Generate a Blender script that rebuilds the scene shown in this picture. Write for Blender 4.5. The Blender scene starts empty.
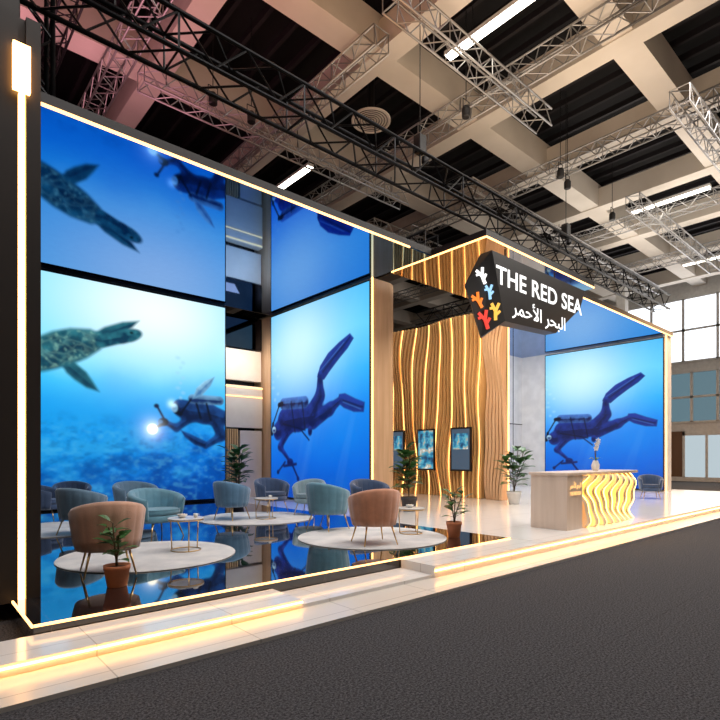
import bpy, math, random
import numpy as np
from mathutils import Vector, Matrix
random.seed(7)
C = bpy.context.scene.collection
R = math.radians
F = 521.0; EYE = 1.45; CA, SA = .662, .749

# ---------------------------------------------------------------- helpers
def on_floor(u, v, z=0.0):
    D = F*(EYE-z)/(v-457.0); r = (u-360)/F*D
    return (CA*D+SA*r, SA*D-CA*r)
def on_Y(u, v, Y):
    k = (u-360)/F; X = Y*(CA+SA*k)/(SA-CA*k); D = CA*X+SA*Y
    return (X, EYE-(v-457)*D/F)
def on_X(u, v, X):
    k = (u-360)/F; Y = X*(SA-CA*k)/(CA+SA*k); D = CA*X+SA*Y
    return (Y, EYE-(v-457)*D/F)

class MB:
    def __init__(s): s.v = []; s.f = []
    def add(s, vs, fs):
        o = len(s.v); s.v += [tuple(p) for p in vs]; s.f += [tuple(i+o for i in f) for f in fs]; return s
    def box(s, x0, x1, y0, y1, z0, z1):
        return s.add([(x0,y0,z0),(x1,y0,z0),(x1,y1,z0),(x0,y1,z0),(x0,y0,z1),(x1,y0,z1),(x1,y1,z1),(x0,y1,z1)],
              [(0,3,2,1),(4,5,6,7),(0,1,5,4),(1,2,6,5),(2,3,7,6),(3,0,4,7)])
    def tube(s, a, b, r0, r1=None, n=8):
        if r1 is None: r1 = r0
        a = Vector(a); b = Vector(b); d = (b-a).normalized()
        t = Vector((0,0,1)) if abs(d.z) < .9 else Vector((1,0,0))
        p = d.cross(t).normalized(); q = d.cross(p)
        vs = []
        for c, r in ((a, r0), (b, r1)):
            for i in range(n):
                an = 2*math.pi*i/n; vs.append(c + p*(r*math.cos(an)) + q*(r*math.sin(an)))
        fs = [(i, n+i, n+(i+1)%n, (i+1)%n) for i in range(n)]
        fs += [tuple(range(n)), tuple(range(2*n-1, n-1, -1))]
        return s.add(vs, fs)
    def path(s, pts, r, n=8):
        for a, b in zip(pts[:-1], pts[1:]): s.tube(a, b, r, r, n)
        return s
    def pipe(s, pts, r, n=6):
        """one connected tube along mostly vertical points"""
        vs = []; m = len(pts)
        for c in pts:
            for i in range(n):
                an = 2*math.pi*i/n; vs.append((c[0]+r*math.cos(an), c[1]+r*math.sin(an), c[2]))
        fs = [(j*n+i, j*n+(i+1)%n, (j+1)*n+(i+1)%n, (j+1)*n+i) for j in range(m-1) for i in range(n)]
        fs += [tuple(range(n-1,-1,-1)), tuple((m-1)*n+i for i in range(n))]
        return s.add(vs, fs)
    def lathe(s, prof, n=32, c=(0,0,0), cap=True):
        vs = []
        for r, z in prof:
            for i in range(n):
                an = 2*math.pi*i/n; vs.append((c[0]+r*math.cos(an), c[1]+r*math.sin(an), c[2]+z))
        m = len(prof); fs = []
        for j in range(m-1):
            for i in range(n):
                fs.append((j*n+i, j*n+(i+1)%n, (j+1)*n+(i+1)%n, (j+1)*n+i))
        if cap:
            fs.append(tuple(range(n-1, -1, -1))); fs.append(tuple((m-1)*n+i for i in range(n)))
        return s.add(vs, fs)
    def ring(s, rad, r, z, n=32, k=6, c=(0,0), sx=1, sy=1):
        vs = []
        for i in range(n):
            a = 2*math.pi*i/n
            for j in range(k):
                b = 2*math.pi*j/k; q = rad + r*math.cos(b)
                vs.append((c[0]+q*math.cos(a)*sx, c[1]+q*math.sin(a)*sy, z+r*math.sin(b)))
        fs = [(i*k+j, ((i+1)%n)*k+j, ((i+1)%n)*k+(j+1)%k, i*k+(j+1)%k) for i in range(n) for j in range(k)]
        return s.add(vs, fs)
    def build(s, name, mat, parent=None, smooth=False, bevel=0):
        me = bpy.data.meshes.new(name); me.from_pydata(s.v, [], s.f); me.materials.append(mat); me.update()
        if smooth:
            me.polygons.foreach_set('use_smooth', [True]*len(me.polygons))
        o = bpy.data.objects.new(name, me); C.objects.link(o)
        if parent: o.parent = parent
        if bevel:
            m = o.modifiers.new('bevel', 'BEVEL'); m.width = bevel; m.segments = 2; m.limit_method = 'ANGLE'
        return o

def thing(name, label, cat, loc=(0,0,0), rz=0, group=None):
    o = bpy.data.objects.new(name, None); C.objects.link(o); o.location = loc; o.rotation_euler = (0,0,rz)
    o.empty_display_size = .1
    o['label'] = label; o['category'] = cat
    if group: o['group'] = group
    return o
def struct(name, mb, mat, label=None, **k):
    o = mb.build(name, mat, **k); o['kind'] = 'structure'
    if label: o['label'] = label
    return o

# ---------------------------------------------------------------- materials
def pm(name, col, rough=.5, metal=0, col2=None, scale=5, bump=0, spec=.5, coat=0, detail=4, wave=False, bscale=None):
    m = bpy.data.materials.new(name); m.use_nodes = True; n = m.node_tree.nodes; l = m.node_tree.links
    b = n['Principled BSDF']; b.inputs['Roughness'].default_value = rough; b.inputs['Metallic'].default_value = metal
    b.inputs['Specular IOR Level'].default_value = spec; b.inputs['Coat Weight'].default_value = coat
    if col2 is None: col2 = tuple(c*.88 for c in col)
    tc = n.new('ShaderNodeTexCoord')
    if wave:
        mp = n.new('ShaderNodeMapping'); mp.inputs['Scale'].default_value = (1, 1, .08); l.new(tc.outputs['Object'], mp.inputs['Vector'])
        t = n.new('ShaderNodeTexNoise'); l.new(mp.outputs[0], t.inputs['Vector'])
    else:
        t = n.new('ShaderNodeTexNoise'); l.new(tc.outputs['Object'], t.inputs['Vector'])
    t.inputs['Scale'].default_value = scale; t.inputs['Detail'].default_value = detail
    r = n.new('ShaderNodeValToRGB'); r.color_ramp.elements[0].position = .35; r.color_ramp.elements[1].position = .65
    r.color_ramp.elements[0].color = (*col2, 1); r.color_ramp.elements[1].color = (*col, 1)
    l.new(t.outputs['Fac'], r.inputs['Fac']); l.new(r.outputs['Color'], b.inputs['Base Color'])
    if bump:
        t2 = n.new('ShaderNodeTexNoise'); t2.inputs['Scale'].default_value = bscale or scale*3; l.new(tc.outputs['Object'], t2.inputs['Vector'])
        bp = n.new('ShaderNodeBump'); bp.inputs['Strength'].default_value = bump; bp.inputs['Distance'].default_value = .02
        l.new(t2.outputs['Fac'], bp.inputs['Height']); l.new(bp.outputs[0], b.inputs['Normal'])
    return m
def tiles(name, c1, c2, mortar, w, h, rough, metal=0, msize=.008, spec=.5, coat=0):
    m = bpy.data.materials.new(name); m.use_nodes = True; n = m.node_tree.nodes; l = m.node_tree.links
    b = n['Principled BSDF']; b.inputs['Roughness'].default_value = rough; b.inputs['Metallic'].default_value = metal
    b.inputs['Specular IOR Level'].default_value = spec; b.inputs['Coat Weight'].default_value = coat
    tc = n.new('ShaderNodeTexCoord'); t = n.new('ShaderNodeTexBrick'); l.new(tc.outputs['Object'], t.inputs['Vector'])
    t.offset = 0; t.inputs['Scale'].default_value = 1; t.inputs['Brick Width'].default_value = w; t.inputs['Row Height'].default_value = h
    t.inputs['Mortar Size'].default_value = msize; t.inputs['Color1'].default_value = (*c1,1); t.inputs['Color2'].default_value = (*c2,1); t.inputs['Mortar'].default_value = (*mortar,1)
    l.new(t.outputs['Color'], b.inputs['Base Color']); return m
def em(name, col, st, base=None):
    m = bpy.data.materials.new(name); m.use_nodes = True; n = m.node_tree.nodes; b = n['Principled BSDF']
    b.inputs['Base Color'].default_value = (*(base or (.02,.02,.02)), 1)
    b.inputs['Emission Color'].default_value = (*col, 1); b.inputs['Emission Strength'].default_value = st
    return m

M = dict(
 black=pm('black_paint', (.012,.011,.012), .45, scale=3),
 blackm=pm('black_metal', (.02,.02,.022), .35, .6),
 darkwall=pm('dark_brown_panel', (.03,.022,.018), .5, scale=2),
 mirror=pm('black_blue_mirror', (.07,.25,.62), .03, 1, (.065,.24,.61)),
 mirror2=pm('bronze_mirror', (.60,.52,.44), .04, 1, (.58,.50,.42)),
 smirror=pm('smoked_mirror', (.05,.05,.06), .04, 1, (.045,.045,.055)),
 gloss=tiles('black_gloss_tiles', (.006,.007,.01), (.008,.009,.013), (.05,.05,.055), 1.0, 1.0, .02, 0, .006, spec=1.0, coat=1.0),
 white=tiles('white_floor_tiles', (.88,.86,.84), (.86,.84,.82), (.6,.57,.54), 1.2, 1.2, .14, 0, .005),
 apron=tiles('beige_edge_tiles', (.80,.74,.67), (.78,.72,.65), (.5,.45,.4), 1.2, .6, .25, 0, .006),
 whitep=pm('white_panel', (.85,.84,.83), .45, scale=2),
 wood=pm('oak_veneer', (.78,.53,.34), .4, col2=(.68,.44,.26), scale=9, wave=True, detail=6),
 slat=pm('golden_oak_slats', (.88,.56,.25), .42, col2=(.78,.47,.19), scale=7, wave=True),
 rib=pm('pale_rib_wood', (.88,.70,.48), .4, col2=(.80,.62,.42), scale=7, wave=True),
 cream=pm('cream_laminate', (.86,.74,.62), .35, scale=2, col2=(.80,.68,.56)),
 pale=pm('pale_wood_laminate', (.84,.68,.56), .35, col2=(.76,.60,.48), scale=8, wave=True),
 beam=pm('ceiling_beam_paint', (.80,.73,.65), .6, col2=(.70,.63,.55), scale=.6),
 roof=pm('dark_roof', (.006,.005,.008), .8, col2=(.004,.004,.005), scale=1.5),
 louv=pm('roof_louvre', (.014,.011,.016), .7, scale=1.5),
 alu=pm('aluminium_truss', (.46,.45,.45), .4, .85),
 brass=pm('brushed_brass', (.80,.52,.22), .28, 1),
 rug=pm('pale_rug', (.80,.78,.76), .95, col2=(.62,.62,.62), scale=2.2, bump=.5, bscale=150),
 marble=pm('marble', (.88,.85,.82), .2, col2=(.7,.67,.63), scale=4, detail=8),
 terra=pm('terracotta', (.66,.24,.11), .7, scale=8),
 soil=pm('soil', (.05,.03,.02), .95, scale=30, bump=.6),
 leaf=pm('green_leaf', (.07,.20,.05), .4, col2=(.03,.11,.03), scale=6),
 stem=pm('stem', (.12,.08,.04), .7),
 pot=pm('dark_pot', (.06,.05,.05), .5),
 wpot=pm('white_ceramic', (.88,.87,.85), .25),
 frame=pm('window_frame_white', (.80,.79,.77), .4),
 col_dark=pm('dark_column', (.1,.08,.07), .5),
 dark_wood=pm('brown_panel', (.22,.12,.07), .5, scale=3, wave=True),
 gapwood=pm('dark_gap_board', (.16,.09,.04), .6, scale=3, wave=True),
)
LED = em('warm_led', (1,.50,.17), 4.2)
LEDb = em('warm_led_bright', (1,.47,.13), 12)
LEDs = em('warm_led_soft', (1,.52,.16), 5.0)
LEDc = em('counter_led', (1,.56,.12), 8.0)
GLOW = em('warm_glow_panel', (1,.52,.10), 4.2)
TUBE = em('tube_light', (1,.92,.78), 9)
SKYP = em('daylight_pane', (.88,.93,1), 2.2)
def carpet():
    m = bpy.data.materials.new('charcoal_carpet'); m.use_nodes = True; n = m.node_tree.nodes; l = m.node_tree.links
    b = n['Principled BSDF']; b.inputs['Roughness'].default_value = .95; b.inputs['Specular IOR Level'].default_value = .15
    tc = n.new('ShaderNodeTexCoord'); t = n.new('ShaderNodeTexNoise'); t.inputs['Scale'].default_value = 55; t.inputs['Detail'].default_value = 8; t.inputs['Roughness'].default_value = .8
    l.new(tc.outputs['Object'], t.inputs['Vector'])
    r = n.new('ShaderNodeValToRGB'); r.color_ramp.elements[0].position = .41; r.color_ramp.elements[1].position = .62
    r.color_ramp.elements[0].color = (.011,.011,.013,1); r.color_ramp.elements[1].color = (.125,.122,.13,1)
    l.new(t.outputs['Fac'], r.inputs['Fac'])
    w = n.new('ShaderNodeTexBrick'); w.offset = 0; l.new(tc.outputs['Object'], w.inputs['Vector']); w.inputs['Scale'].default_value = 1
    w.inputs['Brick Width'].default_value = 60; w.inputs['Row Height'].default_value = 2.0; w.inputs['Mortar Size'].default_value = .006
    w.inputs['Color1'].default_value = (1,1,1,1); w.inputs['Color2'].default_value = (1,1,1,1); w.inputs['Mortar'].default_value = (.8,.8,.8,1)
    mx = n.new('ShaderNodeMix'); mx.data_type = 'RGBA'; mx.blend_type = 'MULTIPLY'; mx.inputs[0].default_value = 1
    l.new(r.outputs['Color'], mx.inputs[6]); l.new(w.outputs['Color'], mx.inputs[7]); l.new(mx.outputs[2], b.inputs['Base Color'])
    bp = n.new('ShaderNodeBump'); bp.inputs['Strength'].default_value = .35; bp.inputs['Distance'].default_value = .005
    l.new(t.outputs['Fac'], bp.inputs['Height']); l.new(bp.outputs[0], b.inputs['Normal'])
    return m
M['carpet'] = carpet()
def reefpic():
    m = bpy.data.materials.new('reef_picture'); m.use_nodes = True; n = m.node_tree.nodes; l = m.node_tree.links
    b = n['Principled BSDF']; b.inputs['Base Color'].default_value = (.01,.01,.01,1)
    tc = n.new('ShaderNodeTexCoord'); t = n.new('ShaderNodeTexNoise'); t.inputs['Scale'].default_value = 3.5; t.inputs['Detail'].default_value = 6
    l.new(tc.outputs['Object'], t.inputs['Vector'])
    r = n.new('ShaderNodeValToRGB'); e = r.color_ramp.elements
    e[0].position = .36; e[0].color = (.01,.05,.12,1); e[1].position = .66; e[1].color = (.75,.85,.85,1)
    k = e.new(.46); k.color = (.02,.22,.42,1); k = e.new(.54); k.color = (.12,.50,.62,1); k = e.new(.6); k.color = (.55,.42,.30,1)
    l.new(t.outputs['Fac'], r.inputs['Fac']); l.new(r.outputs['Color'], b.inputs['Emission Color']); b.inputs['Emission Strength'].default_value = .9
    return m
REEF = reefpic()

# ---------------------------------------------------------------- setting
struct('floor', MB().box(-15, 45, -12, 45, -.3, -.2), M['carpet'], 'charcoal carpet of the exhibition hall aisle')
struct('floor_apron', MB().box(-1.5, 26.5, 4.04, 4.62, -.2, -.165), M['apron'])
struct('floor_step', MB().box(.35, 3.22, 4.58, 5.17, -.2, -.07), M['white'])
struct('floor_low_step', MB().box(3.22, 5.35, 4.58, 5.17, -.2, -.125), M['white'])
struct('floor_lounge', MB().box(.86, 8.2, 5.19, 17.6, -.2, 0), M['gloss'], 'glossy black tiled lounge floor')
struct('floor_reception', MB().box(8.2, 26, 4.55, 17.6, -.2, 0).box(5.35, 8.2, 4.55, 5.17, -.2, -.005), M['white'], 'white tiled reception floor')
struct('ceiling', MB().box(-15, 45, -12, 45, 15, 15.2), M['roof'])
struct('wall_hall_left', MB().box(-15.3, -15, -12, 45, -.3, 15), M['darkwall'])
struct('wall_hall_front', MB().box(-15, 45, -12.3, -12, -.3, 15), M['darkwall'])
struct('wall_hall_back', MB().box(-15, 45, 45, 45.3, -.3, 15), M['cream'])
for i, y in enumerate([-4, 1, 6, 11, 16, 21, 26, 31, 36]):
    struct('ceiling_beam', MB().box(-15, 45, y-.4, y+.4, 12.9, 13.9), M['beam'])
for i in range(12):
    x = -8.0+4.6*i
    struct('ceiling_cross_beam', MB().box(x-.32, x+.32, -12, 45, 12.85, 13.7), M['beam'])
b = MB()
for i in range(70):
    x = -15+.85*i; b.box(x, x+.12, -12, 45, 14.3, 14.5)
struct('ceiling_louvres', b, M['louv'])

b = MB(); XW = 40
b.box(XW, XW+.3, -12, 4, -.2, 15).box(XW, XW+.3, 4, 45, 12.2, 15).box(XW, XW+.3, 16, 45, -.2, 12.2)
b.box(XW, XW+.3, 4, 16, 7.2, 7.9).box(XW, XW+.3, 4, 16, 3.2, 3.8).box(XW, XW+.3, 4, 16, -.2, .1)
struct('wall_right', b, M['frame'])
def window(n, y0, y1, z0, z1, ny, nz, pane):
    t = MB()
    for i in range(ny+1):
        y = y0+(y1-y0)*i/ny; t.box(XW-.08, XW+.1, y-.08, y+.08, z0, z1)
    for i in range(nz+1):
        z = z0+(z1-z0)*i/nz; t.box(XW-.08, XW+.1, y0, y1, z-.07, z+.07)
    w = struct('window_%d' % n, t, M['frame'])
    MB().box(XW+.05, XW+.07, y0, y1, z0, z1).build('pane', pane, w)
PANE2 = em('blue_window_pane', (.22,.38,.46), .5)
window(1, 4, 16, 7.9, 12.2, 6, 2, SKYP)
window(2, 4, 16, 3.8, 7.2, 8, 2, PANE2)
d = struct('door_1', MB().box(XW-.06, XW+.1, 9.2, 9.35, .1, 3.2).box(XW-.06, XW+.1, 11.9, 12.05, .1, 3.2).box(XW-.06, XW+.1, 9.2, 12.05, 2.9, 3.2).box(XW-.06, XW+.1, 10.55, 10.7, .1, 2.9), M['frame'])
MB().box(XW+.02, XW+.05, 9.3, 12, .1, 2.9).build('pane', em('door_glass', (.6,.72,.78), .8), d)
struct('window_3', MB().box(XW+.05, XW+.07, 4, 9.2, .1, 3.2).box(XW+.05, XW+.07, 12.05, 16, .1, 3.2), M['dark_wood'])
for (x, y) in ((33, 13.2), (33, 7.5)):
    struct('trim_1' if y > 10 else 'trim_2', MB().box(x-.25, x+.25, y-.25, y+.25, -.2, 12.84), M['frame'])

# ---------------------------------------------------------------- stand walls
ZC = 6.55
struct('wall_back', MB().box(.75, 8.2, 16.16, 16.5, 0, ZC+.2), M['black'])
struct('wall_left', MB().box(.72, .95, 6.5, 16.16, -.02, 6.3), M['darkwall'])
struct('wall_alcove', MB().box(8.2, 10, 17.3, 17.45, 0, ZC), M['black'])
b = MB()
prof = [(10.06, 17.4), (10.06, 10.86)]
for k in range(9):
    a = R(-90+90*k/8); prof.append((11.2-.5+.5*math.cos(a), 11.36+.5*math.sin(a)))
prof.append((11.2, 17.4)); n = len(prof)
b.add([(x,y,0) for x,y in prof]+[(x,y,ZC) for x,y in prof], [(i,(i+1)%n,n+(i+1)%n,n+i) for i in range(n)]+[tuple(range(n-1,-1,-1)), tuple(range(n,2*n))])
struct('wall_return_left', b, M['wood'])
struct('wall_reception_back', MB().box(11.2, 15.5, 16.1, 16.3, 0, ZC).box(15.7, 24.1, 14.6, 14.8, 0, ZC), M['whitep'])
struct('wall_return_right', MB().box(24.06, 24.8, 7.9, 14.8, 0, ZC), M['whitep'])
b = MB()
for x in (17.2, 18.7, 20.2, 21.7, 23.2): b.box(x, x+.04, 14.585, 14.6, 0, ZC)
b.box(15.7, 24.06, 14.585, 14.6, 3.1, 3.14)
struct('trim_3', b, M['black'])

t = thing('alcove_display', 'beige curved panels with glowing shelves between the two big screens', 'display', (8.2, 16.5, 0))
MB().box(.02, 1.78, .25, .5, 5.35, 6.5).build('smoked_mirror', M['smirror'], t)
MB().box(.02, 1.78, .3, .5, 4.2, 5.3).build('upper_panel', M['cream'], t)
MB().box(.02, 1.78, .2, .5, 2.5, 4.0).build('middle_panel', M['cream'], t)
MB().box(.02, 1.78, .18, .2, 3.93, 3.96).build('light_strip', LED, t)
MB().box(.02, 1.78, .18, .2, 3.60, 3.62).build('light_strip', LED, t)
b = MB()
for i in range(9): b.box(.02+i*.09, .07+i*.09, .2, .4, 0, 2.45)
b.build('slats', M['slat'], t)
MB().box(.9, 1.78, .25, .4, 0, 2.4).build('lower_panel', M['cream'], t)

def canopy(name, label, x0, x1, y0, y1, strips, mir):
    t = thing(name, label, 'canopy', (x0, y0, ZC))
    MB().box(0, x1-x0, 0, y1-y0, 0, .03).build('mirror_soffit', mir, t)
    fz = MB().box(0, x1-x0, 0, y1-y0, .034, .20).build('fascia', M['black'], t)
    for (a0, a1, b0, b1) in strips:
        MB().box(a0-x0, a1-x0, b0-y0, b1-y0, -.01, .025).build('light_strip', LED, fz)
canopy('canopy', 'black mirrored canopy over the lounge with long front light strip', .75, 10.12, 8.72, 16.16, [(.95, 9.3, 8.68, 8.715)], M['mirror'])
canopy('canopy', 'mirrored canopy over the reception with the sign hanging below its edge', 10.2, 15.75, 7.12, 10.25, [(10.18, 15.7, 7.085, 7.115), (10.165, 10.195, 7.12, 10.2)], M['mirror2'])
canopy('canopy', 'black mirrored canopy over the far right screen', 15.8, 24.7, 7.8, 14.6, [(15.85, 24.6, 7.765, 7.795)], M['mirror'])

t = thing('light_pillar', 'tall dark pillar with vertical light tube at the left front', 'pillar', (.9, 6.25, 0))
MB().box(-.24, .0, 0, .24, -.02, 5.95).box(.07, .2, 0, .24, -.02, 5.95).box(.0, .07, .06, .24, -.02, 5.95).build('body', M['darkwall'], t)
MB().box(.006, .060, .0, .05, 0, 5.15).build('light_strip', LEDb, t)
MB().box(-.05, .10, -.06, -.005, 5.15, 5.62).build('lamp_head', LEDb, t)

def strip(x0,x1,y0,y1,z0,z1,label, m=LED):
    t = thing('light_strip', label, 'light strip', ((x0+x1)/2, (y0+y1)/2, z0))
    dx, dy, h = (x1-x0)/2, (y1-y0)/2, z1-z0
    MB().box(-dx, dx, -dy, dy, .002, h).build('diffuser', m, t)
strip(10.0, 10.04, 10.79, 10.83, 0, ZC-.01, 'vertical light strip on the corner beside the left return screen')
strip(15.14, 15.18, 9.69, 9.72, 0, ZC-.01, 'vertical light strip on the right edge of the wavy slat wall')
strip(24.0, 24.05, 7.82, 7.87, 0, ZC-.01, 'vertical light strip on the corner of the far right screen')
strip(.86, 8.15, 5.172, 5.19, -.01, .014, 'long light strip along the front edge of the black floor')
strip(.838, .855, 5.17, 6.2, -.01, .014, 'short light strip turning back to the left pillar')
strip(.35, 3.22, 4.56, 4.58, -.106, -.092, 'light strip under the nose of the left white step', LEDb)
strip(5.35, 26, 4.53, 4.548, -.078, -.058, 'light strip under the front edge of the reception floor', LEDb)
strip(3.224, 3.242, 4.6, 5.15, -.11, -.09, 'short light strip on the end of the left step')

# ---------------------------------------------------------------- screens
def vnoise(x, y, seed, freq):
    rs = np.random.RandomState(seed); g = rs.rand(64, 64)
    X = x*freq; Y = y*freq; xi = np.floor(X).astype(int); yi = np.floor(Y).astype(int); fx = X-xi; fy = Y-yi
    fx = fx*fx*(3-2*fx); fy = fy*fy*(3-2*fy); xi %= 64; yi %= 64; x2 = (xi+1)%64; y2 = (yi+1)%64
    return (g[xi,yi]*(1-fx)*(1-fy)+g[x2,yi]*fx*(1-fy)+g[xi,y2]*(1-fx)*fy+g[x2,y2]*fx*fy)
def fbm(x, y, seed, f, o=4):
    s = 0; a = .5
    for i in range(o): s = s + a*vnoise(x+11.3*i, y+5.1*i, seed+i, f); f *= 2; a *= .5
    return s
def s2l(c): return np.array([((v/255)/12.92 if v/255 < .04045 else ((v/255+.055)/1.055)**2.4) for v in c])
def smin(a, b, k=.12):
    h = np.clip(.5+.5*(b-a)/k, 0, 1); return b*(1-h)+a*h-k*h*(1-h)
def union(ds, k=.12):
    r = ds[0]
    for d in ds[1:]: r = smin(r, d, k)
    return r
class Art:
    def __init__(s, w, h, n=330):
        s.w, s.h = w, h; s.nx = int(n); s.ny = int(n*h/w)
        gx, gz = np.meshgrid(np.linspace(0, w, s.nx), np.linspace(0, h, s.ny)); s.x = gx; s.z = gz
        s.c = np.zeros((*gx.shape, 3)); s.tex = fbm(gx, gz, 77, 5, 4); s.tex2 = fbm(gx, gz, 99, 2.2, 4)
    def cap(s, a, b, ra, rb=None):
        rb = ra if rb is None else rb
        px, pz = s.x-a[0], s.z-a[1]; bx, bz = b[0]-a[0], b[1]-a[1]
        t = np.clip((px*bx+pz*bz)/(bx*bx+bz*bz+1e-9), 0, 1)
        return np.hypot(px-t*bx, pz-t*bz)-(ra+(rb-ra)*t)
    def ell(s, c, rx, rz, ang=0):
        px, pz = s.x-c[0], s.z-c[1]; ca, sa = math.cos(ang), math.sin(ang)
        u = (px*ca+pz*sa)/rx; v = (-px*sa+pz*ca)/rz
        return (np.hypot(u, v)-1)*min(rx, rz)
    def poly(s, pts):
        d = np.full(s.x.shape, 1e9); ins = np.zeros(s.x.shape, bool); n = len(pts)
        for i in range(n):
            a, b = pts[i], pts[(i+1)%n]; d = np.minimum(d, s.cap(a, b, 0))
            if a[1] != b[1]:
                cond = ((a[1] > s.z) != (b[1] > s.z)) & (s.x < (b[0]-a[0])*(s.z-a[1])/(b[1]-a[1])+a[0]); ins ^= cond
        return np.where(ins, -d, d)
    def put(s, d, col, soft=.04, al=1):
        m = (np.clip(.5-d/soft, 0, 1)*al)[..., None]
        s.c = s.c*(1-m)+col*m
    def vol(s, d, dark, light, soft=.05, depth=.25, al=1, up=.5, nz=.9):
        gz = np.gradient(d, axis=0); gz = gz/(np.abs(gz).max()+1e-9)
        k = np.clip(1+d/depth, 0, 1)*.5 + np.clip(gz, 0, 1)*up + (s.tex-.5)*nz
        k = np.clip(k, 0, 1)[..., None]
        col = dark*(1-k)+light*k
        m = (np.clip(.5-d/soft, 0, 1)*al)[..., None]; s.c = s.c*(1-m)+col*m
    def blur(s, n=1):
        for _ in range(n):
            c = np.pad(s.c, ((1,1),(1,1),(0,0)), 'edge')
            s.c = (c[1:-1,1:-1]*4+c[:-2,1:-1]*2+c[2:,1:-1]*2+c[1:-1,:-2]*2+c[1:-1,2:]*2+c[:-2,:-2]+c[2:,2:]+c[:-2,2:]+c[2:,:-2])/16
    def mesh(s, name, mat, parent, y):
        v = np.stack([s.x, np.full(s.x.shape, y), s.z], -1).reshape(-1, 3)
        i = np.arange(s.nx*s.ny).reshape(s.ny, s.nx)
        f = np.stack([i[:-1,:-1], i[:-1,1:], i[1:,1:], i[1:,:-1]], -1).reshape(-1, 4)
        me = bpy.data.meshes.new(name); me.from_pydata(v.tolist(), [], f.tolist())
        at = me.color_attributes.new('picture', 'FLOAT_COLOR', 'POINT')
        rgba = np.concatenate([s.c.reshape(-1,3), np.ones((s.nx*s.ny,1))], 1).astype(np.float32)
        at.data.foreach_set('color', rgba.ravel()); me.materials.append(mat)
        o = bpy.data.objects.new(name, me); C.objects.link(o); o.parent = parent
        return o
pic = bpy.data.materials.new('screen_picture'); pic.use_nodes = True
_n = pic.node_tree.nodes; _l = pic.node_tree.links; _b = _n['Principled BSDF']
_a = _n.new('ShaderNodeAttribute'); _a.attribute_name = 'picture'
_b.inputs['Base Color'].default_value = (.01,.01,.01,1); _b.inputs['Roughness'].default_value = .5; _b.inputs['Specular IOR Level'].default_value = .2
_l.new(_a.outputs['Color'], _b.inputs['Emission Color']); _b.inputs['Emission Strength'].default_value = 1.15

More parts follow.
